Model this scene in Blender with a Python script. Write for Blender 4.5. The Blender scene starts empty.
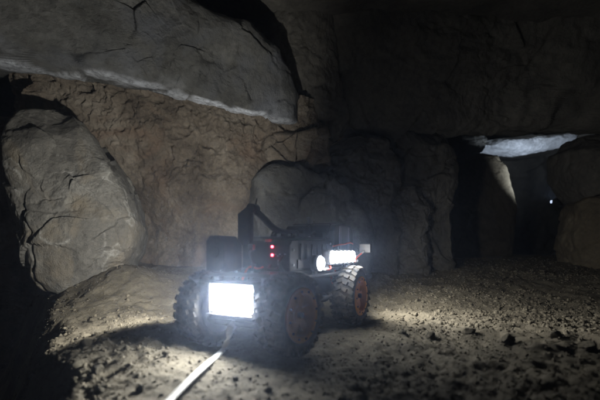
import bpy, bmesh, math, random
import numpy as np
from mathutils import Vector, Matrix

random.seed(7)
RNG = np.random.default_rng(7)
scene = bpy.context.scene
COL = scene.collection

# ------------------------------------------------------------------ camera
F = 390.0                      # focal length in pixels of a 600 px wide picture
CAM_H = 0.32
cam_data = bpy.data.cameras.new('camera')
cam_data.sensor_width = 36.0
cam_data.lens = F / 600 * 36.0
cam_data.shift_y = 50 / 600
cam_data.clip_start = 0.02
cam_data.clip_end = 200
cam_data.dof.use_dof = True
cam_data.dof.focus_distance = 2.2
cam_data.dof.aperture_fstop = 2.2
cam = bpy.data.objects.new('camera', cam_data)
cam.location = (0, 0, CAM_H)
cam.rotation_euler = (math.radians(90), 0, 0)
COL.objects.link(cam)
scene.camera = cam

# ------------------------------------------------------------------ world (underground: almost no sky light)
world = bpy.data.worlds.new('World')
scene.world = world
world.use_nodes = True
wn = world.node_tree
sky = wn.nodes.new('ShaderNodeTexSky')
sky.sky_type = 'NISHITA'
sky.sun_disc = False
sky.sun_elevation = math.radians(2)
wn.links.new(sky.outputs[0], wn.nodes['Background'].inputs[0])
wn.nodes['Background'].inputs[1].default_value = 0.004

# lamp powers (the lamps themselves are built with the things that carry them)
P_FRONT, P_SIDE, P_ROUND, P_FARSIDE, P_REAR, P_FARLAMP = 30.0, 4.0, 1.0, 76.0, 40.0, 135.0
HAZE = 0.022

vs = scene.view_settings
vs.view_transform = 'Standard'
vs.look = 'None'
vs.exposure = 0.0
vs.gamma = 1.0
cy = scene.cycles
cy.use_denoising = True
cy.max_bounces = 4
cy.diffuse_bounces = 2
cy.use_adaptive_sampling = True
cy.adaptive_threshold = 0.03
cy.glossy_bounces = 2
cy.transmission_bounces = 3
cy.volume_bounces = 0
cy.sample_clamp_indirect = 4.0
cy.caustics_reflective = False
cy.caustics_refractive = False


# ------------------------------------------------------------------ helpers
def P(u, v, Y):
    """world point seen at pixel (u,v) of the 600x400 picture, Y metres in front of the camera"""
    return np.array([(u - 300) / F * Y, Y, CAM_H + (250 - v) / F * Y])


def _hash(ix, iy, iz, seed):
    h = (ix.astype(np.int64) * 374761393 + iy.astype(np.int64) * 668265263 + iz.astype(np.int64) * 2147483647 + seed * 1442695041) & 0xFFFFFFFF
    h = ((h ^ (h >> 13)) * 1274126177) & 0xFFFFFFFF
    h = ((h ^ (h >> 16)) * 2246822519) & 0xFFFFFFFF
    h = h ^ (h >> 15)
    return (h & 0xFFFFFF).astype(np.float64) / 0xFFFFFF * 2 - 1


def vnoise(p, seed=0):
    """smooth value noise in -1..1"""
    i = np.floor(p).astype(np.int64)
    f = p - i
    w = f * f * f * (f * (f * 6 - 15) + 10)
    r = 0
    for dx in (0, 1):
        wx = w[:, 0] if dx else 1 - w[:, 0]
        for dy in (0, 1):
            wy = w[:, 1] if dy else 1 - w[:, 1]
            for dz in (0, 1):
                wz = w[:, 2] if dz else 1 - w[:, 2]
                r = r + wx * wy * wz * _hash(i[:, 0] + dx, i[:, 1] + dy, i[:, 2] + dz, seed)
    return r


def fbm(p, octaves=5, seed=0, gain=0.5, lac=2.03):
    a, s, r = 1.0, 0.0, 0
    q = p.copy()
    for k in range(octaves):
        r = r + a * vnoise(q, seed + k * 17)
        s += a
        a *= gain
        q = q * lac + 3.7
    return r / s


def sstep(a, b, x):
    t = np.clip((x - a) / (b - a), 0, 1)
    return t * t * (3 - 2 * t)


def mesh_np(name, verts, faces, smooth=True):
    """verts (n,3); faces (m,3) or (m,4)"""
    me = bpy.data.meshes.new(name)
    verts = np.ascontiguousarray(verts, dtype=np.float32)
    faces = np.ascontiguousarray(faces, dtype=np.int32)
    k = faces.shape[1]
    me.vertices.add(len(verts))
    me.vertices.foreach_set('co', verts.ravel())
    me.loops.add(faces.size)
    me.loops.foreach_set('vertex_index', faces.ravel())
    me.polygons.add(len(faces))
    me.polygons.foreach_set('loop_start', np.arange(0, faces.size, k, dtype=np.int32))
    me.polygons.foreach_set('loop_total', np.full(len(faces), k, dtype=np.int32))
    if smooth:
        me.polygons.foreach_set('use_smooth', np.ones(len(faces), dtype=bool))
    me.update(calc_edges=True)
    return me


def link(name, me, mat=None, parent=None, loc=None):
    o = bpy.data.objects.new(name, me)
    COL.objects.link(o)
    if mat is not None and me is not None and not me.materials:
        me.materials.append(mat)
    if parent is not None:
        o.parent = parent
    if loc is not None:
        o.location = loc
    return o


def tag(o, label=None, cat=None, group=None, kind=None):
    if label: o['label'] = label
    if cat: o['category'] = cat
    if group: o['group'] = group
    if kind: o['kind'] = kind
    return o


# ------------------------------------------------------------------ materials
def new_mat(name):
    m = bpy.data.materials.new(name)
    m.use_nodes = True
    nt = m.node_tree
    return m, nt, nt.nodes['Principled BSDF']


def ramp(nt, fac, stops):
    r = nt.nodes.new('ShaderNodeValToRGB')
    el = r.color_ramp.elements
    while len(el) < len(stops):
        el.new(0.5)
    for e, (p, c) in zip(el, stops):
        e.position = p
        e.color = (*c, 1) if len(c) == 3 else c
    nt.links.new(fac, r.inputs[0])
    return r.outputs[0]


def noise(nt, vec, scale, detail=6, rough=0.6, dist=0.0):
    n = nt.nodes.new('ShaderNodeTexNoise')
    n.inputs['Scale'].default_value = scale
    n.inputs['Detail'].default_value = detail
    n.inputs['Roughness'].default_value = rough
    n.inputs['Distortion'].default_value = dist
    nt.links.new(vec, n.inputs['Vector'])
    return n.outputs['Fac']


def mix(nt, fac, a, b, mode='MIX'):
    m = nt.nodes.new('ShaderNodeMix')
    m.data_type = 'RGBA'
    m.blend_type = mode
    for sock, val in ((m.inputs[0], fac), (m.inputs[6], a), (m.inputs[7], b)):
        if hasattr(val, 'is_output'):
            nt.links.new(val, sock)
        elif isinstance(val, (int, float)):
            sock.default_value = val
        else:
            sock.default_value = (*val, 1)
    return m.outputs[2]


def geo_mat(name, cols, scale=3.0, fine=40.0, bump=0.5, bdist=0.01, vein=None, vein_scale=2.0, patch=None, rough=0.92):
    """rock or earth: three tones mottled by noise, optional thin pale veins and tinted patches, fine bump"""
    m, nt, bs = new_mat(name)
    tc = nt.nodes.new('ShaderNodeTexCoord').outputs['Object']
    n1 = noise(nt, tc, scale, 8, 0.65, 0.4)
    c = ramp(nt, n1, [(0.30, cols[0]), (0.5, cols[1]), (0.70, cols[2])])
    n2 = noise(nt, tc, fine, 6, 0.7)
    dark = ramp(nt, n2, [(0.3, (0.55, 0.55, 0.55)), (0.55, (1, 1, 1)), (0.75, (1.25, 1.25, 1.22))])
    c = mix(nt, 0.8, c, dark, 'MULTIPLY')
    if patch is not None:
        n3 = noise(nt, tc, scale * 0.7, 5, 0.6, 1.0)
        f = ramp(nt, n3, [(0.5, (0, 0, 0)), (0.68, (1, 1, 1))])
        c = mix(nt, f, c, patch)
    if vein is not None:
        n4 = noise(nt, tc, vein_scale, 3.5, 0.5, 0.3)
        f = ramp(nt, n4, [(0.486, (0, 0, 0)), (0.5, (1, 1, 1)), (0.514, (0, 0, 0))])
        n5 = noise(nt, tc, vein_scale * 1.7, 3, 0.5)
        g = ramp(nt, n5, [(0.42, (0, 0, 0)), (0.56, (1, 1, 1))])
        f = mix(nt, 1.0, f, g, 'MULTIPLY')
        n6 = noise(nt, tc, fine * 0.5, 4, 0.7)
        f = mix(nt, 1.0, f, ramp(nt, n6, [(0.35, (0.1, 0.1, 0.1)), (0.6, (1, 1, 1))]), 'MULTIPLY')
        c = mix(nt, f, c, vein)
    nt.links.new(c, bs.inputs['Base Color'])
    bs.inputs['Roughness'].default_value = rough
    bs.inputs['Specular IOR Level'].default_value = 0.25
    nb = noise(nt, tc, fine * 1.6, 8, 0.7)
    b1 = nt.nodes.new('ShaderNodeBump')
    b1.inputs['Strength'].default_value = bump
    b1.inputs['Distance'].default_value = bdist
    nt.links.new(nb, b1.inputs['Height'])
    nt.links.new(b1.outputs[0], bs.inputs['Normal'])
    return m


def hard_mat(name, col, rough=0.5, metal=0.0, dust=0.35, bump=0.05, dustcol=(0.20, 0.17, 0.13)):
    """painted metal, plastic or rubber with patchy dust"""
    m, nt, bs = new_mat(name)
    tc = nt.nodes.new('ShaderNodeTexCoord').outputs['Object']
    n1 = noise(nt, tc, 28, 7, 0.7)
    f = ramp(nt, n1, [(0.42, (0, 0, 0)), (0.75, (dust, dust, dust))])
    c = mix(nt, f, col, dustcol)
    nt.links.new(c, bs.inputs['Base Color'])
    r = ramp(nt, n1, [(0.35, (rough,) * 3), (0.75, (min(1, rough + 0.35),) * 3)])
    nt.links.new(r, bs.inputs['Roughness'])
    bs.inputs['Metallic'].default_value = metal
    if bump:
        b = nt.nodes.new('ShaderNodeBump')
        b.inputs['Strength'].default_value = bump
        b.inputs['Distance'].default_value = 0.002
        nt.links.new(noise(nt, tc, 220, 4, 0.6), b.inputs['Height'])
        nt.links.new(b.outputs[0], bs.inputs['Normal'])
    return m


def glow_mat(name, col, strength):
    m, nt, bs = new_mat(name)
    bs.inputs['Base Color'].default_value = (*col, 1)
    bs.inputs['Emission Color'].default_value = (*col, 1)
    bs.inputs['Emission Strength'].default_value = strength
    return m


M = {}
M['earth'] = geo_mat('brown_earth', [(0.085, 0.066, 0.049), (0.21, 0.172, 0.128), (0.34, 0.292, 0.228)], 3.4, 40, 1.0, 0.02, patch=(0.20, 0.140, 0.096))
M['ground'] = geo_mat('trodden_dirt', [(0.060, 0.050, 0.034), (0.128, 0.109, 0.076), (0.21, 0.182, 0.130)], 3.0, 60, 0.9, 0.008)
M['boulder'] = geo_mat('boulder_rock', [(0.10, 0.092, 0.078), (0.19, 0.177, 0.15), (0.29, 0.275, 0.238)], 2.8, 38, 1.0, 0.016, vein=(0.40, 0.385, 0.34), vein_scale=2.2, patch=(0.24, 0.20, 0.14))
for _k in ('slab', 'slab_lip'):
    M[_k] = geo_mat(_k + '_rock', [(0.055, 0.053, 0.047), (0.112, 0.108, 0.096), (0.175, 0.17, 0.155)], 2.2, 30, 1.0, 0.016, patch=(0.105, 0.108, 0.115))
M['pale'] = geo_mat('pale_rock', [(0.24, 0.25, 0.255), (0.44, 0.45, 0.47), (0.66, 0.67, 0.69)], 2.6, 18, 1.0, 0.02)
M['backrock'] = geo_mat('back_wall_rock', [(0.062, 0.057, 0.047), (0.118, 0.108, 0.09), (0.178, 0.166, 0.14)], 1.8, 26, 0.9, 0.014)
M['roofrock'] = geo_mat('roof_block_rock', [(0.066, 0.061, 0.05), (0.122, 0.113, 0.093), (0.18, 0.168, 0.14)], 1.8, 26, 0.9, 0.014)
M['ochre'] = geo_mat('ochre_rock', [(0.07, 0.056, 0.036), (0.13, 0.106, 0.07), (0.20, 0.168, 0.118)], 2.0, 26, 0.8, 0.012)
M['black'] = hard_mat('black_plastic', (0.014, 0.014, 0.016), 0.5, 0.0, 0.28)
M['blackmetal'] = hard_mat('black_metal', (0.02, 0.02, 0.022), 0.42, 0.6, 0.3)
M['rubber'] = hard_mat('tyre_rubber', (0.016, 0.016, 0.016), 0.75, 0.0, 0.75, 0.2)
M['orange'] = hard_mat('orange_rim', (0.90, 0.34, 0.03), 0.45, 0.0, 0.2)
M['steel'] = hard_mat('dusty_steel', (0.42, 0.42, 0.43), 0.35, 0.9, 0.3)
M['wirered'] = hard_mat('red_wire', (0.50, 0.06, 0.03), 0.5, 0, 0.15, 0)
M['wireblack'] = hard_mat('black_wire', (0.015, 0.015, 0.015), 0.5, 0, 0.15, 0)
M['whiteplastic'] = hard_mat('white_plastic', (0.72, 0.72, 0.70), 0.45, 0, 0.2, 0)
M['mastgrey'] = hard_mat('purple_grey_plastic', (0.055, 0.045, 0.058), 0.5, 0, 0.35)
M['tether'] = hard_mat('tether_sheath', (0.74, 0.73, 0.68), 0.55, 0, 0.6, 0.1)
M['led'] = glow_mat('led_lens', (0.86, 0.92, 1.0), 130.0)
M['ledside'] = glow_mat('led_lens_side', (0.88, 0.93, 1.0), 95.0)
M['leddim'] = glow_mat('led_reflector', (0.88, 0.93, 1.0), 0.6)
M['leddome'] = glow_mat('led_dome', (0.95, 0.97, 1.0), 4.0)
M['ledred'] = glow_mat('red_indicator', (1.0, 0.03, 0.05), 40.0)
M['ledsmall'] = glow_mat('white_indicator', (0.85, 0.9, 1.0), 3.0)
M['ledfar'] = glow_mat('far_lamp_lens', (0.62, 0.74, 1.0), 1.3)

# ------------------------------------------------------------------ terrain height
PIT_A, PIT_B = np.array([-0.50, 0.83]), np.array([-1.43, 2.34])
_d = (PIT_B - PIT_A) / np.linalg.norm(PIT_B - PIT_A)
PIT_N = np.array([-_d[1], _d[0]])          # points to the left, into the hollow


def wall_rise(x, y):
    lo = 1.75 + 0.35 * sstep(-0.6, 1.0, x)
    hi = 2.95 + 1.6 * sstep(-0.6, 1.4, x)
    return sstep(lo, hi, y)


def ground_h(x, y, fine=True):
    p = np.stack([x, y, np.zeros_like(x)], 1)
    h = 0.22 * wall_rise(x, y)
    h = h + 0.035 * fbm(p * 1.3, 3, 5) * (0.35 + 0.65 * sstep(0.35, 1.0, np.hypot(x + 0.05, y - 1.45)))
    # the left bank swells up before it falls into the hollow
    s = (x - PIT_A[0]) * PIT_N[0] + (y - PIT_A[1]) * PIT_N[1]
    sn = s + 0.09 * fbm(p * 3.1, 4, 21)
    h = h + 0.05 * np.exp(-((sn + 0.22) / 0.2) ** 2) * sstep(0.6, 1.4, y)
    # soil packed round the foot of the boulder
    h = h + 0.085 * np.exp(-(((x + 1.02) / 0.34) ** 2 + ((y - 2.32) / 0.24) ** 2))
    # gravel heap right of the rover, with a trodden rut in front of it
    h = h + 0.045 * np.exp(-(((x - 0.62) / 0.38) ** 2 + ((y - 2.75) / 0.5) ** 2))
    rut = np.exp(-((y - (2.02 + 0.22 * (x - 0.35))) / 0.055) ** 2) * sstep(0.28, 0.4, x) * (1 - sstep(0.75, 0.95, x))
    h = h - 0.034 * rut
    h = h - 0.95 * sstep(0.0, 0.40, sn) * (1 - sstep(3.4, 4.6, y))
    if fine:
        clod = fbm(p * 11, 3, 33)
        rough_zone = 0.55 + 0.45 * sstep(-0.15, 0.25, fbm(p * 1.1, 3, 71) + 0.7 * sstep(0.1, 0.6, x) * sstep(1.1, 1.7, y) + 0.5 * sstep(-0.8, -0.3, s) + 0.5 * sstep(0.15, 0.4, x))
        rough_zone = rough_zone * (1 - 0.65 * sstep(1.35, 1.0, y) * sstep(0.25, 0.0, x) * sstep(-0.45, -0.3, x))
        h = h + (0.013 * clod + 0.011 * fbm(p * 31, 3, 44) - 0.008 * np.abs(fbm(p * 19, 2, 91)) + 0.006 * fbm(p * 75, 2, 45)) * rough_zone
    return h


def grade(a, b, n, focus, power):
    t = np.linspace(-1, 1, n)
    w = np.sign(t) * np.abs(t) ** power
    g = np.where(w < 0, focus + w * (focus - a), focus + w * (b - focus))
    return g


xs = grade(-4.2, 5.6, 640, 0.0, 1.9)
ys = np.concatenate([np.linspace(-3.2, 0.55, 60)[:-1], 0.55 + 8.6 * np.linspace(0, 1, 560) ** 2.0])
XX, YY = np.meshgrid(xs, ys)
V = np.stack([XX.ravel(), YY.ravel(), np.zeros(XX.size)], 1)
V[:, 2] = ground_h(V[:, 0], V[:, 1])
nx, ny = len(xs), len(ys)
ii = (np.arange(ny - 1)[:, None] * nx + np.arange(nx - 1)[None, :]).ravel()
g = link('cave_floor', mesh_np('cave_floor', V, np.stack([ii, ii + 1, ii + 1 + nx, ii + nx], 1)), M['ground'])
tag(g, 'trodden brown dirt floor of the cave', None, None, 'structure')


# ------------------------------------------------------------------ cave wall and roof (rough sheets)
def sheet(name, path, z0, z1, nu, nv, mat, amp, freq, seed, lean=0.0, label=None, dense=None, pull=None):
    pts = np.array(path, dtype=float)
    seg = np.linalg.norm(np.diff(pts, axis=0), axis=1)
    cum = np.concatenate([[0], np.cumsum(seg)])
    # smooth the corners of the plan
    t = np.linspace(0, cum[-1], nu)
    if dense is not None:      # most of the columns where the wall is seen
        a_, b_ = cum[dense[0]], cum[dense[1]]
        t = np.interp(np.linspace(0, 1, nu), [0, 0.12, 0.95, 1], [0, a_, b_, cum[-1]])
    px = np.interp(t, cum, pts[:, 0]); py = np.interp(t, cum, pts[:, 1])
    k = np.ones(9) / 9
    px = np.convolve(np.pad(px, 4, 'edge'), k, 'valid'); py = np.convolve(np.pad(py, 4, 'edge'), k, 'valid')
    tx, ty = np.gradient(px), np.gradient(py)
    L = np.hypot(tx, ty); nxn, nyn = ty / L, -tx / L      # towards the inside of the cave
    zz = np.linspace(z0, z1, nv)
    T, Z = np.meshgrid(np.arange(nu), zz)
    ti = T.ravel().astype(int)
    v = np.stack([px[ti], py[ti], Z.ravel()], 1)
    nn = np.stack([nxn[ti], nyn[ti], np.zeros(ti.size)], 1)
    d = amp * fbm(v * freq, 6, seed, 0.52) + 0.35 * amp * (np.abs(fbm(v * freq * 2.3, 4, seed + 9)) * 2 - 0.6)
    if pull is not None:
        v[:, 1] = pull(v[:, 0], v[:, 1], v[:, 2])
        hole = sstep(0.22, 0.5, fbm(v * 4.3, 4, seed + 61))
        rough = 0.4 + 0.6 * sstep(0.5, 1.1, v[:, 2] + 0.3 * fbm(v * 2, 2, seed + 71))
        crk = np.exp(-(fbm(v * 2.6, 4, seed + 41) / 0.035) ** 2) * sstep(0.0, 0.3, fbm(v * 1.7, 3, seed + 42))
        d = d * 0.6 + rough * (0.024 * fbm(v * 11, 4, seed + 31) + 0.022 * fbm(v * 34, 3, seed + 32) + 0.008 * fbm(v * 80, 2, seed + 33) + 0.020 * np.floor(fbm(v * 6.0, 3, seed + 51) * 5) / 4 - 0.05 * hole) - 0.022 * crk
    v = v + nn * d[:, None] + nn * (lean * (v[:, 2:3] - z0) / (z1 - z0))
    i0 = (np.arange(nv - 1)[:, None] * nu + np.arange(nu - 1)[None, :]).ravel()
    o = link(name, mesh_np(name, v, np.stack([i0, i0 + 1, i0 + 1 + nu, i0 + nu], 1)), mat)
    tag(o, label, None, None, 'structure')
    return o


# the face plane is tilted about its outline centre, so read its depth from the slab itself
_ol = np.array([(-190, 52), (-60, 62), (40, 71), (110, 79), (170, 94), (230, 111), (270, 122), (306, 126), (309, 98), (301, 68), (285, 44), (256, 22), (215, 6), (150, -40), (0, -90), (-150, -80)], float).mean(0)
_C = P(_ol[0], _ol[1], 2.42)


def slab_depth(u, v):
    return (2.42 - 0.42 * _C[0] + 0.34 * (_C[2] - CAM_H)) / (1 - 0.42 * (u - 300) / F + 0.34 * (250 - v) / F)



def under_slab(x, y, z):
    """the earth wall comes forward until it meets the underside of the overhanging slab"""
    u = np.clip(300 + F * x / np.maximum(y, 1.0), -200, 320)
    yt = slab_depth(u, 100.0) + 0.13
    w = sstep(0.35, 1.25, z) * sstep(-2.6, -1.7, x) * (1 - sstep(0.05, 0.3, x))
    return np.where(yt < y, y + (yt - y) * w, y)


sheet('earth_wall', [(-3.7, -3.0), (-3.8, 1.0), (-3.4, 3.4), (-2.3, 3.55), (-1.5, 3.05), (-0.75, 2.88), (-0.2, 3.05), (0.35, 3.35), (0.6, 3.8)],
      -1.2, 1.52, 560, 390, M['earth'], 0.14, 1.7, 300, 0.0, 'brown earth wall of the cave under the overhanging slab', (3, 7), under_slab)
sheet('rear_rock_wall', [(-0.6, 3.2), (0.2, 3.3), (0.6, 3.45), (1.1, 3.8), (1.55, 4.15), (2.0, 5.3), (2.5, 7.0), (2.7, 8.6), (5.0, 8.8), (4.9, 7.2), (4.3, 6.0), (3.9, 4.6), (4.1, 3.0), (4.3, 0.5), (4.1, -3.0), (-3.9, -3.0)],
      -0.3, 2.7, 420, 150, M['backrock'], 0.20, 1.1, 410, 0.0, 'dark rock wall at the back of the cave')
rx, ry = np.linspace(-4.6, 6.0, 150), np.linspace(-3.6, 9.6, 190)
RX, RY = np.meshgrid(rx, ry)
rv = np.stack([RX.ravel(), RY.ravel(), np.full(RX.size, 2.25)], 1)
rv[:, 2] += 0.22 * fbm(rv * 1.1, 5, 512)
i0 = (np.arange(len(ry) - 1)[:, None] * len(rx) + np.arange(len(rx) - 1)[None, :]).ravel()
o = link('cave_roof', mesh_np('cave_roof', rv, np.stack([i0, i0 + len(rx), i0 + len(rx) + 1, i0 + 1], 1)), M['backrock'])
tag(o, 'rough rock roof of the cave', None, None, 'structure')


# ------------------------------------------------------------------ rocks
def rock(name, outline, Y, thick, mat, seed, tilt=(0, 0), n=3.0, amp=0.05, freq=2.0, planes=8, nt=260, nph=170, front=False, crack=0.02, label=None, cat='rock', group=None, cut=(0.84, 0.97), rug=0.4, facets=0, fslope=0.22, fclip=0.04):
    """a solid rock: its outline as seen from the front, its own depth and thickness, chopped by planes and roughened"""
    rng = np.random.default_rng(seed)
    ol = np.array(outline, dtype=float)
    uc, vc = ol.mean(0)
    C = P(uc, vc, Y)
    a, b = tilt

    def onplane(u, v):
        k = (Y - a * C[0] - b * (C[2] - CAM_H))
        yy = k / (1 - a * (u - 300) / F - b * (250 - v) / F)
        return P(u, v, yy)
    W = np.array([onplane(u, v) for u, v in ol])
    q = W[:, [0, 2]]
    q0 = q.mean(0)
    q = q - q0
    th = np.linspace(0, 2 * np.pi, nt, endpoint=False)
    R = np.zeros(nt)
    for k, t in enumerate(th):
        dx, dz = math.cos(t), math.sin(t)
        best = 0
        for i in range(len(q)):
            p1, p2 = q[i], q[(i + 1) % len(q)]
            e = p2 - p1
            det = dx * (-e[1]) + dz * e[0]
            if abs(det) < 1e-9: continue
            r_ = (p1[0] * (-e[1]) + p1[1] * e[0]) / det
            s_ = (dx * p1[1] - dz * p1[0]) / det
            if r_ > 0 and -1e-6 <= s_ <= 1 + 1e-6: best = max(best, r_)
        R[k] = best
    ker = np.array([1, 2, 3, 2, 1]) / 9
    R = np.convolve(np.concatenate([R[-2:], R, R[:2]]), ker, 'valid')
    ph = np.linspace(0, np.pi, 4000)
    rho = np.abs(np.sin(ph)) ** (2 / n); zet = np.sign(np.cos(ph)) * np.abs(np.cos(ph)) ** (2 / n)
    Rm = R.mean()
    ds = np.hypot(np.diff(rho) * Rm, np.diff(zet) * thick)
    ds = ds * np.where(zet[1:] < -0.3, 0.45, 1.0)          # fewer rings at the hidden back
    cum = np.concatenate([[0], np.cumsum(ds)])
    tt = np.linspace(0, cum[-1], nph + 2)[1:-1]
    rr, zz = np.interp(tt, cum, rho), np.interp(tt, cum, zet)
    N = np.array([a, -1.0, b]); N /= np.linalg.norm(N)
    X2 = q0[0] + np.outer(rr, R * np.cos(th)); Z2 = q0[1] + np.outer(rr, R * np.sin(th))
    Yp = Y + a * (X2 - C[0]) + b * (Z2 - C[2])
    base = np.stack([X2, Yp, Z2], 2)
    off = zz[:, None, None] * thick - (thick if front else 0)
    v = (base + off * N).reshape(-1, 3)
    poles = []
    for zp in (1, -1):
        poles.append(np.array([q0[0], Y + a * (q0[0] - C[0]) + b * (q0[1] - C[2]), q0[1]]) + N * (zp * thick - (thick if front else 0)))
    v = np.vstack([v, poles])
    cen = v.mean(0)
    v = v - cen
    for k in range(planes):
        d = rng.normal(size=3); d[1] -= 0.7; d /= np.linalg.norm(d)
        sup = v @ d
        lim = sup.max() * rng.uniform(*cut)
        v = v - np.maximum(sup - lim, 0)[:, None] * d * 0.92
    faces4 = []
    r_i = np.arange(nph - 1)[:, None] * nt; c_i = np.arange(nt)[None, :]; c_j = (c_i + 1) % nt
    f4 = np.stack([(r_i + c_i).ravel(), (r_i + nt + c_i).ravel(), (r_i + nt + c_j).ravel(), (r_i + c_j).ravel()], 1)
    tri = np.concatenate([f4[:, [0, 1, 2]], f4[:, [0, 2, 3]]])
    cc = np.arange(nt); cn = (cc + 1) % nt
    top = np.stack([np.full(nt, nt * nph), cc, cn], 1)
    bot = np.stack([np.full(nt, nt * nph + 1), (nph - 1) * nt + cn, (nph - 1) * nt + cc], 1)
    tri = np.concatenate([tri, top, bot])
    me = mesh_np(name, v, tri)
    nrm = np.empty(len(v) * 3, dtype=np.float32)
    me.vertices.foreach_get('normal', nrm)
    nrm = nrm.reshape(-1, 3)
    if (nrm * v).sum() < 0:
        me.flip_normals(); nrm = -nrm
    q3 = v * freq + seed * 1.37
    d = amp * fbm(q3, 6, seed, 0.5)
    cr = fbm(q3 * np.array([0.9, 0.9, 1.7]) * 0.8, 4, seed + 50)
    d = d - crack * np.exp(-(cr / 0.03) ** 2) * sstep(-0.1, 0.25, fbm(q3 * 0.7, 3, seed + 60))
    st = fbm(q3 * 1.6, 3, seed + 80)
    d = d + amp * rug * np.floor(st * 5) / 5            # broken, stepped faces
    if facets:                                            # broken angular faces with small steps between them
        cp = v[rng.integers(0, len(v), facets)]
        gr = rng.normal(size=(facets, 3)) * fslope
        wv = v + 0.05 * np.stack([fbm(q3 * 1.5, 3, seed + 101), fbm(q3 * 1.5, 3, seed + 102), fbm(q3 * 1.5, 3, seed + 103)], 1)
        best = np.full(len(v), 1e9); fd = np.zeros(len(v))
        for k in range(facets):
            dd = ((wv - cp[k]) ** 2).sum(1)
            m_ = dd < best
            best[m_] = dd[m_]; fd[m_] = ((v[m_] - cp[k]) @ gr[k])
        d = d + np.clip(fd, -fclip, fclip)
    d = d + amp * rug * (np.abs(fbm(q3 * 3.3, 4, seed + 90)) * 2 - 0.5)
    v = v + nrm * d[:, None]
    me.vertices.foreach_set('co', v.astype(np.float32).ravel())
    me.update()
    o = link(name, me, mat, None, tuple(cen))
    tag(o, label, cat, group)
    return o


rock('boulder', [(36, 126), (62, 117), (84, 121), (100, 138), (112, 158), (126, 180), (138, 206), (145, 230), (142, 252), (128, 270), (104, 288), (76, 300), (52, 290), (38, 262), (28, 225), (20, 190), (24, 150)],
     2.50, 0.33, M['boulder'], 11, (0.22, 0.16), 4.2, 0.045, 2.6, 5, 340, 240, crack=0.012, rug=0.14, cut=(0.90, 0.98), facets=40, fslope=0.10, fclip=0.022,
     label='big grey boulder with pale veins leaning on the left earth wall', cat='boulder')
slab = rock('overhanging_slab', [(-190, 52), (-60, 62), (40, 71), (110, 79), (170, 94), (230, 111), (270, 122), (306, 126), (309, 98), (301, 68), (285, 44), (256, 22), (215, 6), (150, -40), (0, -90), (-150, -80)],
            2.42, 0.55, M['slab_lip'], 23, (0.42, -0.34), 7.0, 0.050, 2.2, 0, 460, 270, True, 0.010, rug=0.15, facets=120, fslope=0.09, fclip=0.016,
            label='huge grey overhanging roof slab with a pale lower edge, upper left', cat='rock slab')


# pale colour band on the slab's own surface along its lower lip
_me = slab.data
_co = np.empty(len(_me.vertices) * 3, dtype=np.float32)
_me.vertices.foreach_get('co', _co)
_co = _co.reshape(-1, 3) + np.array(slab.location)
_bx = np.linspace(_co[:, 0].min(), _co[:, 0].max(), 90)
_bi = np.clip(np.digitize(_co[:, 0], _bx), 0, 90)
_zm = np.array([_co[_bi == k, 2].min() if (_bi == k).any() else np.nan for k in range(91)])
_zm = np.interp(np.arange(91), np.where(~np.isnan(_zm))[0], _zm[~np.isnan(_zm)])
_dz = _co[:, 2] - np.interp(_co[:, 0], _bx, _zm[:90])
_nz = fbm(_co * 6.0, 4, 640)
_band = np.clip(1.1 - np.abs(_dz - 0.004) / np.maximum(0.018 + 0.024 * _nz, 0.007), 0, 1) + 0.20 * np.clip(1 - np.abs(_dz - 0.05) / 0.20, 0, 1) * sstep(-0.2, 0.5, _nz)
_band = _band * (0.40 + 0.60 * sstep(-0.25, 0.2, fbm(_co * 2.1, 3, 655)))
_att = _me.attributes.new('lip_band', 'FLOAT', 'POINT')
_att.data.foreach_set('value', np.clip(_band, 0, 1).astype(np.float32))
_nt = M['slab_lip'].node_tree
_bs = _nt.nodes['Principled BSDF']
_an = _nt.nodes.new('ShaderNodeAttribute'); _an.attribute_name = 'lip_band'
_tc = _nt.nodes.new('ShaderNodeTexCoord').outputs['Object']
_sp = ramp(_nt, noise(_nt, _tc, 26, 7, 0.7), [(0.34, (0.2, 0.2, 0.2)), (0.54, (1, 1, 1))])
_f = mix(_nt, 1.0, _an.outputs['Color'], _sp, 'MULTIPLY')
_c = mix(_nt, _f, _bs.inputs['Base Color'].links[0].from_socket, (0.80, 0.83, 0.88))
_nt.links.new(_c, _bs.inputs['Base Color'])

rock('ceiling_block', [(318, 60), (324, 92), (340, 118), (352, 131), (420, 135), (500, 136), (575, 134), (640, 130), (720, 120), (720, -40), (600, -90), (400, -80), (318, -40)],
     3.35, 0.55, M['roofrock'], 37, (0.10, -0.31), 8.0, 0.06, 1.5, 0, 340, 220, True, 0.02, facets=60, fslope=0.10, fclip=0.025,
     label='wide dark roof block hanging above the passage, upper right', cat='rock slab')
rock('rock_column', [(300, -30), (330, -20), (336, 60), (345, 128), (332, 150), (300, 150), (270, 140), (262, 60), (280, -20)],
     3.45, 0.35, M['backrock'], 41, (0.1, 0), 4.0, 0.06, 2.0, 6, 200, 130,
     label='dark rock between the overhanging slab and the roof block', cat='rock')
rock('wall_block', [(257, 182), (268, 176), (294, 177), (320, 184), (338, 196), (352, 214), (360, 235), (364, 285), (300, 290), (256, 280), (252, 220)],
     3.06, 0.28, M['slab'], 53, (0.15, 0.06), 10.0, 0.030, 2.4, 5, 240, 150, False, 0.022, cut=(0.88, 0.98), facets=36, fslope=0.24,
     label='pale grey rounded wall block right behind the rover', cat='rock')
rock('wall_block', [(264, 142), (300, 138), (322, 136), (326, 168), (300, 176), (262, 172)],
     3.22, 0.28, M['earth'], 55, (0.1, -0.05), 8.0, 0.030, 2.6, 4, 200, 130, False, 0.022, cut=(0.88, 0.98), facets=36, fslope=0.24,
     label='brown block wedged between the pale block and the overhanging slab', cat='rock')
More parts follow.
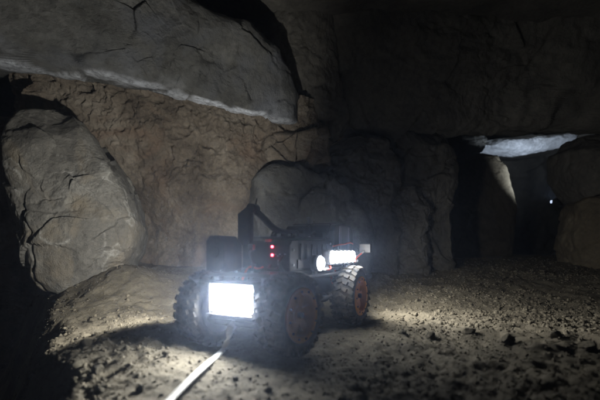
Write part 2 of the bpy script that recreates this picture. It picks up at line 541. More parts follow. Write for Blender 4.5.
rock('wall_block', [(318, 146), (350, 142), (384, 144), (387, 180), (384, 230), (388, 300), (330, 300), (320, 240), (314, 180)],
     3.52, 0.35, M['backrock'], 59, (0.20, 0.05), 7.0, 0.060, 2.4, 7, 260, 170, False, 0.022, cut=(0.84, 0.97), rug=0.3, facets=36, fslope=0.24,
     label='tall dark wall block rising behind the pale rounded one', cat='rock')
rock('wall_block', [(372, 200), (386, 191), (416, 190), (427, 204), (428, 255), (427, 300), (372, 300), (368, 240)],
     3.62, 0.30, M['backrock'], 61, (-0.12, 0.10), 5.0, 0.070, 2.6, 7, 240, 150, False, 0.020, cut=(0.84, 0.97), rug=0.3, facets=36, fslope=0.24,
     label='low squarish dark block at the back wall, right of the rover', cat='rock')
rock('wall_block', [(378, 138), (415, 137), (436, 138), (438, 168), (436, 220), (442, 300), (400, 300), (380, 230)],
     3.98, 0.4, M['backrock'], 63, (0.12, 0.02), 7.0, 0.060, 2.2, 7, 260, 170, False, 0.022, cut=(0.84, 0.97), rug=0.3, facets=36, fslope=0.24,
     label='broad dark wall face left of the passage mouth, under the roof block', cat='rock')
rock('passage_boulder', [(454, 163), (470, 156), (488, 158), (498, 168), (503, 200), (501, 264), (440, 268), (444, 200)],
     5.95, 0.4, M['ochre'], 71, (0.15, 0.05), 5.0, 0.04, 1.8, 3, 200, 130, False, 0.02, cut=(0.9, 0.98),
     label='ochre brown boulder inside the dark passage, under the lit ceiling', cat='boulder')
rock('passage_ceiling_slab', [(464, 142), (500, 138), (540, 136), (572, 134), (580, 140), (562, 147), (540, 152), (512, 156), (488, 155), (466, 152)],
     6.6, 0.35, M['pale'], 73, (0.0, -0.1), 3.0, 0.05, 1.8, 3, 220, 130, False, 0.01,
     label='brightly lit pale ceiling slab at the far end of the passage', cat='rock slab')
rock('passage_wall_block', [(446, 140), (470, 138), (480, 144), (476, 158), (466, 168), (446, 166)],
     6.2, 0.4, M['slab'], 79, (0.0, 0.1), 4.0, 0.05, 1.8, 3, 160, 110, False, 0.01,
     label='dim grey block beside the lit ceiling slab in the passage', cat='rock')
rock('right_pillar', [(566, 205), (575, 200), (600, 196), (640, 190), (680, 200), (680, 290), (600, 285), (574, 275), (563, 245)],
     3.9, 0.4, M['ochre'], 83, (-0.1, 0.05), 3.5, 0.05, 1.8, 5, 220, 140, False, 0.02,
     label='brown rock at the right edge below the passage mouth', cat='rock')
rock('right_upper_rock', [(558, 154), (569, 149), (574, 138), (600, 132), (650, 128), (690, 140), (690, 205), (620, 206), (574, 204), (560, 180)],
     4.3, 0.4, M['backrock'], 89, (-0.1, -0.05), 4.0, 0.05, 1.8, 4, 220, 140, False, 0.02,
     label='dark rock resting on the brown one at the right edge', cat='rock')


# ------------------------------------------------------------------ gravel and stones
def ico():
    bm = bmesh.new()
    bmesh.ops.create_icosphere(bm, subdivisions=1, radius=1)
    v = np.array([x.co[:] for x in bm.verts]); f = np.array([[q.index for q in p.verts] for p in bm.faces])
    bm.free()
    return v, f


IV, IF = ico()


def rand_rot(rng, n):
    q = rng.normal(size=(n, 4)); q /= np.linalg.norm(q, axis=1)[:, None]
    w, x, y, z = q.T
    return np.stack([np.stack([1 - 2 * (y * y + z * z), 2 * (x * y - z * w), 2 * (x * z + y * w)], 1),
                     np.stack([2 * (x * y + z * w), 1 - 2 * (x * x + z * z), 2 * (y * z - x * w)], 1),
                     np.stack([2 * (x * z - y * w), 2 * (y * z + x * w), 1 - 2 * (x * x + y * y)], 1)], 1)


def gravel(name, n, smin, smax, seed, label, dens):
    rng = np.random.default_rng(seed)
    # more stones near the camera, as far as the floor reaches
    y = 0.55 + 4.3 * rng.random(n * 5) ** 1.7
    x = (rng.random(n * 5) * 2 - 1) * (0.35 + 0.9 * y)
    p = np.stack([x, y, np.zeros_like(x)], 1)
    keep = rng.random(len(x)) < dens(x, y, fbm(p * 1.1, 3, 71), fbm(p * 4.0, 3, 72))
    x, y = x[keep][:n], y[keep][:n]
    m = len(x)
    s = smin * (smax / smin) ** (rng.random(m) ** 3.0)
    s = s * (0.7 + 0.9 * sstep(0.15, 0.6, x) * sstep(1.2, 1.8, y) + 0.4 * sstep(-0.3, -0.6, x))
    z = ground_h(x, y)
    vv = IV[None] * (1 + 0.28 * rng.normal(size=(m, len(IV), 1)))
    sc = s[:, None, None] * np.stack([rng.uniform(0.8, 1.3, m), rng.uniform(0.7, 1.1, m), rng.uniform(0.45, 0.85, m)], 1)[:, None, :]
    vv = np.einsum('nij,nkj->nki', rand_rot(rng, m), vv * sc)
    vv = vv + np.stack([x, y, z - s * 0.12], 1)[:, None, :]
    ff = (IF[None] + (np.arange(m) * len(IV))[:, None, None]).reshape(-1, 3)
    o = link(name, mesh_np(name, vv.reshape(-1, 3), ff, False), M['ground'])
    tag(o, label, 'gravel', None, 'stuff')
    return o


def off_rover(x, y):
    return 1.0


gravel('gravel', 46000, 0.0024, 0.0100, 5, 'crumbly gravel and clods strewn over the dirt floor',
       lambda x, y, a, b: np.clip(0.25 + 1.1 * (a + 0.55 * sstep(0.15, 0.6, x) * sstep(1.0, 1.6, y) + 0.45 * sstep(-0.3, -0.6, x) + 0.3 * sstep(0.2, 0.5, x)) + 0.7 * b, 0.10, 1))


def stone_mesh(name, seed, r):
    rng = np.random.default_rng(seed)
    bm = bmesh.new()
    bmesh.ops.create_icosphere(bm, subdivisions=3, radius=1)
    v = np.array([x.co[:] for x in bm.verts]); f = np.array([[q.index for q in p.verts] for p in bm.faces]); bm.free()
    for k in range(9):
        d = rng.normal(size=3); d /= np.linalg.norm(d)
        s = v @ d
        v = v - np.maximum(s - rng.uniform(0.5, 0.85), 0)[:, None] * d
    v = v * (1 + 0.30 * fbm(v * 2.2 + seed, 5, seed, 0.6))[:, None]
    v = v * np.array([1.15, 0.9, 0.72]) * r
    return mesh_np(name, v, f)


STM = [stone_mesh('stone', 900 + k, 1.0) for k in range(6)]
for me in STM:
    me.materials.append(M['ground'])
ORD = ['first', 'second', 'third', 'fourth', 'fifth']
STONES = []
for n_, (u, v, r) in enumerate([(402, 334, .018), (430, 338, .021), (470, 334, .022), (508, 342, .023), (556, 338, .025)]):
    STONES.append((u, v, r, ORD[n_] + ' large dark clod counting right from the rover\'s rear wheel', 'large clods in a line right of the rover'))
STONES.append((588, 350, .026, 'biggest clod, half in shade at the right picture edge', 'large clods in a line right of the rover'))
for n_, (u, v, r) in enumerate([(92, 322, .020), (86, 346, .019), (98, 372, .017), (100, 393, .015)]):
    STONES.append((u, v, r, ORD[n_] + ' lumpy clod down the rim of the dark hollow, counting from the boulder', 'clods along the hollow rim'))
STONES.append((166, 356, .010, 'small stone left of the tether, at the edge of the rover\'s shadow', 'stones in the front beam'))
STONES.append((140, 392, .012, 'small stone left of the tether, near the bottom picture edge', 'stones in the front beam'))
STONES.append((236, 380, .010, 'small stone just right of the tether in the front beam', 'stones in the front beam'))
STONES.append((268, 392, .010, 'small stone farthest right of the tether, near the bottom picture edge', 'stones in the front beam'))
k = 0
for (u, v, r, lab, grp) in STONES:
    # walk the view ray down to the floor
    Yc = np.linspace(0.6, 6, 1200)
    pts = np.stack([(u - 300) / F * Yc, Yc, CAM_H + (250 - v) / F * Yc], 1)
    hh = ground_h(pts[:, 0], pts[:, 1])
    hit = np.argmax(pts[:, 2] < hh)
    x, y, z = pts[hit]
    o = link('stone', STM[k % len(STM)], None, None, (x, y, hh[hit] + r * 0.35))
    o.scale = (r, r, r)
    o.rotation_euler = (random.uniform(-.3, .3), random.uniform(-.3, .3), random.uniform(0, 6.28))
    tag(o, lab, 'stone', grp)
    k += 1


# ------------------------------------------------------------------ rover
def bm_obj(name, bm, mat, parent, smooth=False, bevel=0.0, loc=None):
    if bevel:
        bmesh.ops.bevel(bm, geom=list(bm.edges), offset=bevel, segments=2, profile=0.6, affect='EDGES')
    me = bpy.data.meshes.new(name)
    bm.to_mesh(me); bm.free()
    if smooth:
        for p in me.polygons: p.use_smooth = True
    return link(name, me, mat, parent, loc)


def add_box(bm, c, s, rot=None):
    m = Matrix.Translation(Vector(c)) @ (rot.to_4x4() if rot is not None else Matrix.Identity(4)) @ Matrix.Diagonal((s[0], s[1], s[2], 1))
    bmesh.ops.create_cube(bm, size=1, matrix=m)


def add_cyl(bm, a, b, r, seg=16, r2=None):
    a, b = Vector(a), Vector(b)
    d = b - a
    q = d.to_track_quat('Z', 'Y').to_matrix().to_4x4()
    bmesh.ops.create_cone(bm, cap_ends=True, cap_tris=False, segments=seg, radius1=r, radius2=r if r2 is None else r2, depth=d.length,
                          matrix=Matrix.Translation((a + b) / 2) @ q)


def box(name, c, s, mat, parent, bevel=0.004, rot=None):
    bm = bmesh.new(); add_box(bm, c, s, rot)
    return bm_obj(name, bm, mat, parent, False, bevel)


def cyl(name, a, b, r, mat, parent, seg=20, r2=None):
    bm = bmesh.new(); add_cyl(bm, a, b, r, seg, r2)
    o = bm_obj(name, bm, mat, parent)
    for p in o.data.polygons: p.use_smooth = len(p.vertices) == 4
    return o


def prism(name, poly, y0, y1, mat, parent, axis='y', bevel=0.003):
    """polygon in the x-z plane (axis y) or y-z plane (axis x), extruded"""
    bm = bmesh.new()
    def pt(p, t): return (p[0], t, p[1]) if axis == 'y' else (t, p[0], p[1])
    a = [bm.verts.new(pt(p, y0)) for p in poly]; b = [bm.verts.new(pt(p, y1)) for p in poly]
    bm.faces.new(a); bm.faces.new(b[::-1])
    for i in range(len(poly)):
        j = (i + 1) % len(poly)
        bm.faces.new((a[i], b[i], b[j], a[j]))
    bmesh.ops.recalc_face_normals(bm, faces=bm.faces)
    return bm_obj(name, bm, mat, parent, False, bevel)


def tube(name, pts, r, mat, parent, seg=8, smooth_n=6, flat=1.0):
    """a swept tube through points (Catmull-Rom)"""
    pts = [Vector(p) for p in pts]
    ext = [pts[0] * 2 - pts[1]] + pts + [pts[-1] * 2 - pts[-2]]
    path = []
    for i in range(1, len(ext) - 2):
        for t in np.linspace(0, 1, smooth_n, endpoint=False):
            p0, p1, p2, p3 = ext[i - 1:i + 3]
            path.append(0.5 * ((2 * p1) + (p2 - p0) * t + (2 * p0 - 5 * p1 + 4 * p2 - p3) * t * t + (3 * p1 - p0 - 3 * p2 + p3) * t ** 3))
    path.append(pts[-1])
    verts, faces = [], []
    for i, p in enumerate(path):
        d = (path[min(i + 1, len(path) - 1)] - path[max(i - 1, 0)]).normalized()
        side = d.cross(Vector((0, 0, 1)))
        if side.length < 1e-3: side = Vector((1, 0, 0))
        side.normalize(); up = side.cross(d)
        for k in range(seg):
            a = 2 * math.pi * k / seg
            verts.append(p + side * (math.cos(a) * r) + up * (math.sin(a) * r * flat))
    n = len(path)
    for i in range(n - 1):
        for k in range(seg):
            k2 = (k + 1) % seg
            faces.append((i * seg + k, i * seg + k2, (i + 1) * seg + k2, (i + 1) * seg + k))
    me = bpy.data.meshes.new(name)
    me.from_pydata(verts, [], faces + [tuple(range(seg))[::-1], tuple(range((n - 1) * seg, n * seg))])
    for p in me.polygons: p.use_smooth = len(p.vertices) == 4
    me.update()
    return link(name, me, mat, parent)


def spot(name, parent, loc, direction, watts, angle, blend, radius, col):
    l = bpy.data.lights.new(name, 'SPOT')
    l.energy = watts; l.spot_size = math.radians(angle); l.spot_blend = blend
    l.shadow_soft_size = radius; l.color = col
    o = link(name, l, None, parent, loc)
    o.rotation_euler = Vector(direction).to_track_quat('-Z', 'Y').to_euler()
    return o


COOL = (0.985, 0.985, 0.955)
HX, HY = -0.454, -0.891
rover = bpy.data.objects.new('rover', None)
COL.objects.link(rover)
rover.location = (-0.041, 1.504, 0.0)
rover.rotation_euler = (0, 0, math.atan2(HY, HX))
tag(rover, 'four-wheeled black rover with glaring white lamps and orange wheel rims', 'rover')
WB, TR, WR, WW = 0.275, 0.152, 0.125, 0.098      # half wheelbase, half track, wheel radius, tyre width

# chassis
prism('chassis_tub', [(-0.30, 0.165), (-0.25, 0.125), (0.25, 0.125), (0.31, 0.165), (0.31, 0.235), (-0.30, 0.235)], -0.075, 0.075, M['blackmetal'], rover)
box('deck_plate', (0.0, 0, 0.2425), (0.66, 0.235, 0.012), M['blackmetal'], rover, 0.002)
for s in (-1, 1):
    tube('side_rail', [(0.33, s * 0.10, 0.20), (0.22, s * 0.122, 0.222), (-0.22, s * 0.122, 0.222), (-0.34, s * 0.10, 0.21)], 0.009, M['blackmetal'], rover)
    tube('rock_slider', [(0.15, s * 0.085, 0.15), (0.12, s * 0.118, 0.135), (-0.12, s * 0.118, 0.135), (-0.15, s * 0.085, 0.15)], 0.008, M['blackmetal'], rover)
    for xx in (-1, 1):
        # suspension links and coil-over dampers
        cyl('suspension_link', (xx * 0.05, s * 0.06, 0.135), (xx * 0.262, s * 0.085, 0.118), 0.007, M['steel'], rover, 10)
        d = cyl('damper', (xx * 0.20, s * 0.098, 0.236), (xx * 0.268, s * 0.092, 0.135), 0.007, M['steel'], rover, 12)
        a, b = Vector((xx * 0.207, s * 0.0974, 0.226)), Vector((xx * 0.258, s * 0.093, 0.150))
        ax = (b - a).normalized(); e1 = ax.orthogonal().normalized(); e2 = ax.cross(e1)
        coil = [a + (b - a) * (q / 56) + (e1 * math.cos(q * 0.785) + e2 * math.sin(q * 0.785)) * 0.0145 for q in range(57)]
        tube('spring', coil, 0.0026, M['wirered'], d, 6, 2)
for xx in (-1, 1):
    bm = bmesh.new()
    add_cyl(bm, (xx * WB, -0.118, WR), (xx * WB, 0.118, WR), 0.015, 16)
    bmesh.ops.create_icosphere(bm, subdivisions=3, radius=0.038, matrix=Matrix.Translation((xx * WB, 0.02, WR)))
    for s in (-1, 1): add_cyl(bm, (xx * WB, s * 0.095, WR), (xx * WB, s * 0.112, WR), 0.024, 16)
    bm_obj('axle', bm, M['blackmetal'], rover)
cyl('drive_motor', (-0.10, 0, 0.185), (0.02, 0, 0.185), 0.032, M['steel'], rover, 24)

# wheels
def wheel_meshes():
    # tyre carcass, lathed round y
    prof = [(0.078, -0.040), (0.090, -0.047), (0.104, -0.048), (0.114, -0.042), (0.1175, -0.030), (0.1185, 0.0), (0.1175, 0.030), (0.114, 0.042), (0.104, 0.048), (0.090, 0.047), (0.078, 0.040)]
    bm = bmesh.new()
    seg = 64
    rings = [[bm.verts.new((r * math.cos(2 * math.pi * k / seg), y, r * math.sin(2 * math.pi * k / seg))) for k in range(seg)] for r, y in prof]
    for i in range(len(prof)):
        j = (i + 1) % len(prof)
        for k in range(seg):
            k2 = (k + 1) % seg
            bm.faces.new((rings[i][k], rings[j][k], rings[j][k2], rings[i][k2]))
    bmesh.ops.recalc_face_normals(bm, faces=bm.faces)
    for f in bm.faces: f.smooth = True
    nl = 26
    for k in range(nl):
        for row in range(4):
            ph = 2 * math.pi * (k + (0.5 if row in (1, 2) else 0.0) + (0.12 if row % 2 else -0.12)) / nl
            y = (-0.037, -0.013, 0.013, 0.037)[row]
            rad = 0.1185 if row in (1, 2) else 0.1150
            c = Vector((rad * math.cos(ph), y, rad * math.sin(ph)))
            rot = Matrix.Rotation(-ph, 3, 'Y') @ Matrix.Rotation((0.35 if row in (0, 1) else -0.35), 3, 'X')
            if row in (0, 3): rot = rot @ Matrix.Rotation((0.4 if row == 3 else -0.4), 3, 'Z')
            add_box(bm, c, (0.019, 0.021, 0.0155), rot)
    tyre = bpy.data.meshes.new('tyre'); bm.to_mesh(tyre); bm.free(); tyre.materials.append(M['rubber'])
    # rim: barrel, bead ring, spokes, hub
    bm = bmesh.new()
    prof = [(0.080, -0.040), (0.083, 0.040), (0.083, 0.047), (0.078, 0.050), (0.066, 0.050), (0.064, 0.046), (0.062, 0.020), (0.060, -0.036)]
    rings = [[bm.verts.new((r * math.cos(2 * math.pi * k / 48), y, r * math.sin(2 * math.pi * k / 48))) for k in range(48)] for r, y in prof]
    for i in range(len(prof)):
        j = (i + 1) % len(prof)
        for k in range(48):
            k2 = (k + 1) % 48
            bm.faces.new((rings[i][k], rings[j][k], rings[j][k2], rings[i][k2]))
    for k in range(6):
        a = 2 * math.pi * k / 6
        rot = Matrix.Rotation(-a, 3, 'Y')
        add_box(bm, rot @ Vector((0.041, 0.024, 0)), (0.050, 0.012, 0.026), rot)
    add_cyl(bm, (0, -0.005, 0), (0, 0.034, 0), 0.026, 28)
    add_cyl(bm, (0, -0.036, 0), (0, -0.030, 0), 0.062, 40)
    bmesh.ops.recalc_face_normals(bm, faces=bm.faces)
    rim = bpy.data.meshes.new('rim'); bm.to_mesh(rim); bm.free(); rim.materials.append(M['orange'])
    bm = bmesh.new()
    add_cyl(bm, (0, 0.034, 0), (0, 0.046, 0), 0.010, 6)
    for k in range(12):
        a = 2 * math.pi * k / 12
        add_cyl(bm, (0.072 * math.cos(a), 0.049, 0.072 * math.sin(a)), (0.072 * math.cos(a), 0.0535, 0.072 * math.sin(a)), 0.0035, 6)
    bolts = bpy.data.meshes.new('bolts'); bm.to_mesh(bolts); bm.free(); bolts.materials.append(M['blackmetal'])
    return tyre, rim, bolts


TY, RI, BO = wheel_meshes()
for xx, yy in ((1, 1), (1, -1), (-1, 1), (-1, -1)):
    w = bpy.data.objects.new('wheel', None); COL.objects.link(w); w.parent = rover
    w.location = (xx * WB, yy * TR, WR)
    w.rotation_euler = (0, random.uniform(0, 0.2), (0 if yy > 0 else math.pi) + (math.radians(-7) if xx > 0 else 0))
    link('tyre', TY, None, w)
    r_ = link('rim', RI, None, w)
    cyl('brake_plate', (0, -0.0415, 0), (0, -0.0365, 0), 0.0795, M['blackmetal'], w, 40)
    link('wheel_bolts', BO, None, w)['kind'] = 'stuff'

# bumpers
tube('front_bumper', [(0.30, -0.10, 0.15), (0.352, -0.095, 0.100), (0.360, 0.0, 0.098), (0.352, 0.095, 0.100), (0.30, 0.10, 0.15)], 0.009, M['blackmetal'], rover)
tube('rear_bumper', [(-0.30, -0.10, 0.17), (-0.40, -0.09, 0.15), (-0.41, 0.0, 0.15), (-0.40, 0.09, 0.15), (-0.30, 0.10, 0.17)], 0.009, M['blackmetal'], rover)
box('skid_plate', (0.325, 0, 0.112), (0.09, 0.15, 0.006), M['blackmetal'], rover, 0.001)

# front work lamp
fl = box('front_lamp', (0.338, 0, 0.172), (0.040, 0.172, 0.104), M['black'], rover, 0.006)
for k in range(7): box('cooling_fin', (0.310, -0.054 + k * 0.018, 0.172), (0.022, 0.004, 0.09), M['blackmetal'], fl, 0)
box('lamp_reflector', (0.3605, 0, 0.172), (0.004, 0.156, 0.088), M['leddim'], fl, 0.001)
for k in range(15):
    bm = bmesh.new()
    bmesh.ops.create_uvsphere(bm, u_segments=16, v_segments=8, radius=1, matrix=Matrix.Translation((0.3625, -0.062 + (k % 5) * 0.031, 0.1445 + (k // 5) * 0.0275)) @ Matrix.Diagonal((0.007, 0.0145, 0.0135, 1)))
    bm_obj('led', bm, M['led'], fl, True)
bm = bmesh.new()
for c, s in (((0.3695, 0, 0.222), (0.024, 0.172, 0.006)), ((0.3695, 0, 0.122), (0.024, 0.172, 0.006)), ((0.3645, -0.0835, 0.172), (0.014, 0.005, 0.0935)), ((0.3645, 0.0835, 0.172), (0.014, 0.005, 0.0935))):
    add_box(bm, c, s)
bm_obj('lamp_bezel', bm, M['black'], fl)
for s in (-1, 1): box('lamp_bracket', (0.325, s * 0.0895, 0.185), (0.02, 0.006, 0.10), M['steel'], fl, 0.001)
spot('front_lamp_light', rover, (0.3685, 0, 0.180), (1, 0.0, 0.22), P_FRONT, 164, 0.75, 0.012, COOL)

# lamp bar on the side facing the gravel
sb = box('side_lamp_bar', (-0.18, 0.136, 0.292), (0.290, 0.030, 0.060), M['black'], rover, 0.004)
box('lamp_reflector', (-0.18, 0.1515, 0.292), (0.274, 0.003, 0.044), M['leddim'], sb, 0.001)
for k in range(6):
    bm = bmesh.new()
    bmesh.ops.create_uvsphere(bm, u_segments=18, v_segments=9, radius=1, matrix=Matrix.Translation((-0.295 + k * 0.046, 0.153, 0.292)) @ Matrix.Diagonal((0.0215, 0.010, 0.024, 1)))
    bm_obj('led', bm, M['ledside'], sb, True)
for xx in (-0.29, -0.07): box('lamp_bracket', (xx, 0.125, 0.258), (0.022, 0.018, 0.03), M['steel'], sb, 0.001)
for xx in (-0.26, -0.10):
    spot('side_lamp_light', rover, (xx, 0.165, 0.290), (-0.75, 1, 0.15), P_SIDE, 156, 0.6, 0.02, COOL)
rl = cyl('round_lamp', (0.035, 0.118, 0.272), (0.035, 0.146, 0.272), 0.030, M['black'], rover, 28)
bm = bmesh.new()
bmesh.ops.create_uvsphere(bm, u_segments=20, v_segments=10, radius=1, matrix=Matrix.Translation((0.035, 0.146, 0.272)) @ Matrix.Diagonal((0.025, 0.014, 0.025, 1)))
bm_obj('lamp_lens', bm, M['ledside'], rl, True)
box('lamp_bracket', (0.035, 0.124, 0.248), (0.02, 0.012, 0.03), M['steel'], rl, 0.001)
spot('round_lamp_light', rover, (0.035, 0.160, 0.272), (0.0, 1, 0.0), P_ROUND, 140, 0.8, 0.015, COOL)

# sensor box with the far side lamp
sx = prism('sensor_box', [(-0.155, 0.235), (-0.078, 0.235), (-0.078, 0.338), (-0.105, 0.368), (-0.140, 0.368), (-0.155, 0.350)], 0.20, 0.30, M['black'], rover, 'x', 0.004)
cyl('sensor_window', (0.300, -0.118, 0.315), (0.304, -0.118, 0.315), 0.020, M['blackmetal'], sx, 24)
fs = cyl('far_side_lamp', (0.25, -0.150, 0.295), (0.25, -0.164, 0.295), 0.032, M['black'], rover, 28)
bm = bmesh.new()
bmesh.ops.create_uvsphere(bm, u_segments=24, v_segments=12, radius=1, matrix=Matrix.Translation((0.25, -0.164, 0.295)) @ Matrix.Diagonal((0.027, 0.020, 0.027, 1)))
bm_obj('lamp_lens', bm, M['leddome'], fs, True)
spot('far_side_lamp_light', rover, (0.25, -0.200, 0.297), (0.0, -1, 0.42), P_FARSIDE, 146, 0.35, 0.02, COOL)

# rear corner lamps
for s in (1, -1):
    r_ = box('rear_lamp', (-0.425, s * 0.170, 0.328), (0.028, 0.055, 0.042), M['black'], rover, 0.005)
    box('lamp_lens', (-0.4405, s * 0.170, 0.328), (0.004, 0.045, 0.032), M['ledside'], r_, 0.001)
    tube('lamp_bracket', [(-0.30, s * 0.10, 0.25), (-0.37, s * 0.14, 0.285), (-0.412, s * 0.168, 0.315)], 0.006, M['steel'], r_)
    spot('rear_lamp_light', rover, (-0.452, s * 0.170, 0.328), (-0.65, 1.0 * s, -0.34), P_REAR if s > 0 else P_REAR * 0.08, 150, 0.7, 0.015, COOL)

# electronics box with indicators
eb = prism('electronics_box', [(-0.16, 0.2495), (0.205, 0.2495), (0.205, 0.335), (0.185, 0.352), (-0.15, 0.362), (-0.16, 0.35)], -0.075, 0.112, M['black'], rover)
box('lid', (0.01, 0.018, 0.364), (0.28, 0.165, 0.008), M['black'], eb, 0.002)
for z in (0.331, 0.303):
    bm = bmesh.new(); bmesh.ops.create_uvsphere(bm, u_segments=14, v_segments=8, radius=0.0042, matrix=Matrix.Translation((0.206, 0.047, z)))
    bm_obj('red_indicator', bm, M['ledred'], eb, True)
box('white_connector', (0.196, 0.026, 0.352), (0.012, 0.022, 0.009), M['whiteplastic'], eb, 0.001)
for (x, y, z) in ((0.15, 0.04, 0.372), (0.10, 0.055, 0.372), (0.12, 0.085, 0.372)):
    box('terminal', (x, y, z), (0.012, 0.010, 0.010), M['whiteplastic'], eb, 0.001)
box('white_label_strip', (0.2065, 0.072, 0.278), (0.003, 0.005, 0.018), M['whiteplastic'], eb, 0)
for k in range(5): box('board_part', (0.207, 0.060 + k * 0.009, 0.306 - (k % 2) * 0.006), (0.004, 0.005, 0.004), M['steel'], eb, 0)
for k in range(6): box('cooling_fin', (-0.10 + k * 0.045, 0.1145, 0.312), (0.006, 0.005, 0.06), M['blackmetal'], eb, 0)

for (x, y) in ((0.13, -0.05), (0.13, 0.09), (-0.11, -0.05), (-0.11, 0.09), (0.01, 0.09), (0.01, -0.05)):
    cyl('lid_screw', (x, y, 0.367), (x, y, 0.3715), 0.0045, M['steel'], eb, 8)
for (x, z) in ((0.18, 0.27), (0.18, 0.32), (-0.14, 0.27), (-0.14, 0.345)):
    cyl('side_screw', (x, 0.1115, z), (x, 0.1155, z), 0.004, M['steel'], eb, 8)
box('side_panel', (0.05, 0.1135, 0.272), (0.20, 0.003, 0.03), M['mastgrey'], eb, 0.001)
box('cable_gland', (0.212, -0.03, 0.33), (0.016, 0.02, 0.02), M['steel'], eb, 0.003)
# folded arm: upright plate, elbow, forearm
mp = prism('arm_upright', [(-0.098, 0.335), (-0.045, 0.335), (-0.045, 0.472), (-0.058, 0.472), (-0.098, 0.447)], 0.178, 0.200, M['mastgrey'], rover, 'x', 0.003)
cyl('elbow_joint', (0.166, -0.042, 0.464), (0.206, -0.042, 0.464), 0.016, M['mastgrey'], rover, 24)
tube('forearm', [(0.182, -0.042, 0.462), (0.165, -0.012, 0.43), (0.14, 0.012, 0.398), (0.10, 0.03, 0.384), (0.02, 0.045, 0.382)], 0.0115, M['mastgrey'], rover, 12)
box('gripper_block', (-0.005, 0.048, 0.383), (0.06, 0.05, 0.03), M['black'], rover, 0.005)
cyl('antenna', (0.182, -0.035, 0.478), (0.178, -0.032, 0.500), 0.0024, M['black'], rover, 8)
for (c, z_, r_) in (((0.02, -0.02), 0.374, 0.035), ((0.03, -0.015), 0.380, 0.030), ((-0.08, 0.03), 0.374, 0.028)):
    tube('cable_coil', [(c[0] + r_ * 1.5 * math.cos(a), c[1] + r_ * math.sin(a), z_ + 0.004 * math.sin(3 * a)) for a in np.linspace(0, 6.1, 14)], 0.0055, M['wireblack'], rover)
box('radio_module', (-0.085, -0.03, 0.383), (0.05, 0.04, 0.03), M['black'], rover, 0.003)
box('power_board', (0.075, 0.075, 0.374), (0.05, 0.035, 0.012), M['mastgrey'], rover, 0.002)
box('relay_block', (-0.12, 0.075, 0.378), (0.035, 0.04, 0.022), M['black'], rover, 0.002)
tube('grab_rail', [(-0.17, 0.10, 0.40), (-0.155, 0.108, 0.425), (-0.12, 0.112, 0.40), (-0.10, 0.112, 0.366)], 0.004, M['blackmetal'], rover)
# small mount with ball on the deck
kn = cyl('camera_stub', (-0.03, 0.068, 0.366), (-0.03, 0.068, 0.425), 0.008, M['black'], rover, 14)
bm = bmesh.new(); add_box(bm, (-0.03, 0.072, 0.434), (0.022, 0.014, 0.026), Matrix.Rotation(0.3, 3, 'X'))
bm_obj('camera_head', bm, M['steel'], kn, False, 0.003)
cyl('stub_brace', (-0.01, 0.045, 0.366), (-0.03, 0.066, 0.415), 0.005, M['black'], kn, 10)
bm = bmesh.new(); bmesh.ops.create_uvsphere(bm, u_segments=12, v_segments=8, radius=0.0045, matrix=Matrix.Translation((-0.11, 0.088, 0.374)))
bm_obj('white_indicator', bm, M['ledsmall'], rover, True)

# battery box at the rear
bb = prism('battery_box', [(-0.40, 0.25), (-0.17, 0.25), (-0.17, 0.40), (-0.19, 0.425), (-0.37, 0.432), (-0.40, 0.40)], -0.115, 0.118, M['black'], rover, 'y', 0.005)
for xx in (-0.23, -0.34):
    box('strap', (xx, 0.0, 0.4335), (0.022, 0.20, 0.004), M['mastgrey'], bb, 0.001)
    box('strap_side', (xx, 0.1205, 0.36), (0.022, 0.004, 0.12), M['mastgrey'], bb, 0.001)

# wires
tube('red_wire', [(-0.16, 0.116, 0.335), (-0.20, 0.128, 0.342), (-0.26, 0.128, 0.345), (-0.33, 0.128, 0.352), (-0.39, 0.12, 0.348)], 0.003, M['wirered'], rover)
tube('red_wire', [(0.0, 0.125, 0.25), (-0.02, 0.148, 0.246), (-0.05, 0.152, 0.25), (-0.06, 0.138, 0.268)], 0.003, M['wirered'], rover)
tube('red_wire', [(-0.30, 0.13, 0.262), (-0.335, 0.15, 0.268), (-0.36, 0.15, 0.285), (-0.41, 0.165, 0.312)], 0.003, M['wirered'], rover)
tube('black_wire', [(0.20, -0.03, 0.33), (0.24, -0.02, 0.31), (0.28, 0.02, 0.27), (0.31, 0.02, 0.22)], 0.004, M['wireblack'], rover)
tube('black_wire', [(0.205, 0.09, 0.30), (0.25, 0.10, 0.28), (0.24, 0.112, 0.25), (0.18, 0.11, 0.235)], 0.004, M['wireblack'], rover)
tube('black_wire', [(0.06, 0.06, 0.37), (-0.02, 0.09, 0.385), (-0.10, 0.06, 0.39), (-0.17, 0.04, 0.375)], 0.005, M['wireblack'], rover)
tube('black_wire', [(0.13, 0.0, 0.37), (0.05, -0.03, 0.392), (-0.06, -0.02, 0.388), (-0.17, -0.03, 0.372)], 0.005, M['wireblack'], rover)
box('white_clip', (-0.352, 0.145, 0.270), (0.040, 0.016, 0.012), M['whiteplastic'], rover, 0.003)
box('white_clip', (-0.02, 0.145, 0.249), (0.030, 0.012, 0.010), M['whiteplastic'], rover, 0.003)
ta = cyl('tether_anchor', (0.355, 0.004, 0.098), (0.378, 0.004, 0.086), 0.012, M['steel'], rover, 16)

for k in range(5):
    y0 = -0.05 + k * 0.03
    tube('black_wire', [(0.206, y0, 0.262 + 0.008 * (k % 2)), (0.245, y0 + 0.01, 0.258), (0.285, y0 * 0.7, 0.252 + 0.006 * (k % 3)), (0.318, y0 * 0.6, 0.228)], 0.0035, M['wireblack'] if k != 2 else M['wirered'], rover)
for k in range(4):
    cyl('deck_bolt', (0.30, -0.09 + k * 0.06, 0.2485), (0.30, -0.09 + k * 0.06, 0.2535), 0.005, M['steel'], rover, 6)

# ------------------------------------------------------------------ tether
def floor_z(x, y):
    return float(ground_h(np.array([x]), np.array([y]))[0])


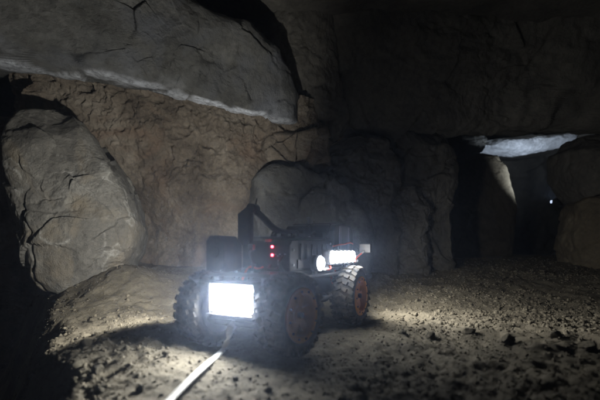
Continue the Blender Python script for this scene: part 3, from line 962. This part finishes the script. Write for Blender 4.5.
a0 = rover.matrix_basis @ Vector((0.378, 0.004, 0.088))
tp = [a0, Vector((a0.x - 0.004, a0.y - 0.012, 0.055))]
for (u, v) in ((221, 352), (206, 365), (190, 380), (173, 397), (152, 418)):
    yy = 1.2
    for _ in range(12):
        x = (u - 300) / F * yy
        yy = (CAM_H - floor_z(x, yy) - 0.012) * F / (v - 250)
    tp.append(Vector((x, yy, floor_z(x, yy) + 0.012)))
for (x, yy) in ((-0.34, 0.45), (-0.40, 0.2), (-0.43, -0.2), (-0.30, -0.9), (-0.2, -1.8)):
    tp.append(Vector((x, yy, floor_z(x, yy) + 0.016)))
te = tube('tether', tp, 0.0100, M['tether'], None, 10, 8, 0.45)
tag(te, 'pale flat tether trailing from the rover toward the camera', 'cable')

# ------------------------------------------------------------------ lamp far away in the passage
lp = P(556, 202, 5.1)
lamp = bpy.data.objects.new('work_lamp', None); COL.objects.link(lamp)
lamp.location = tuple(lp)
tag(lamp, 'small bluish work lamp glowing at the edge of the dark passage', 'lamp')
aim = (Vector(P(508, 140, 6.5)) - Vector(lp)).normalized()
q = aim.to_track_quat('Z', 'Y').to_matrix()
bm = bmesh.new(); add_cyl(bm, (0, 0, 0), aim * -0.12, 0.06, 20, 0.035)
bm_obj('lamp_head', bm, M['black'], lamp)
tube('lamp_lens', [aim * 0.004 + q @ Vector((-0.06, 0, 0)), aim * 0.01, aim * 0.004 + q @ Vector((0.06, 0, 0))], 0.02, M['ledfar'], lamp, 12, 4)
cyl('lamp_stand', aim * -0.10, aim * -0.10 + Vector((0.02, 0, -lp[2] + 0.12)), 0.014, M['blackmetal'], lamp, 10)
for k in range(3):
    a = k * 2.09 + 0.4
    b0 = aim * -0.10 + Vector((0.02, 0, -lp[2] + 0.45))
    cyl('lamp_leg', b0, b0 + Vector((0.25 * math.cos(a), 0.25 * math.sin(a), -0.32)), 0.010, M['blackmetal'], lamp, 8)
spot('work_lamp_light', lamp, tuple(aim * 0.07), aim, P_FARLAMP, 98, 1.0, 0.04, (0.72, 0.84, 1.0))

# ------------------------------------------------------------------ haze added so the lamps glow, standing in for lens glare
bm = bmesh.new(); add_box(bm, (0.7, 3.0, 0.6), (13.0, 16.0, 6.0))
hz = bm_obj('haze', bm, None, None)
m = bpy.data.materials.new('glow_haze'); m.use_nodes = True
nt = m.node_tree; nt.nodes.clear()
out = nt.nodes.new('ShaderNodeOutputMaterial'); pv = nt.nodes.new('ShaderNodeVolumePrincipled')
pv.inputs['Color'].default_value = (0.62, 0.74, 1.0, 1)
pv.inputs['Density'].default_value = HAZE
pv.inputs['Anisotropy'].default_value = 0.87
nt.links.new(pv.outputs[0], out.inputs['Volume'])
hz.data.materials.append(m)
tag(hz, 'thin haze added through the cave to make the lamps glow', None, None, 'stuff')
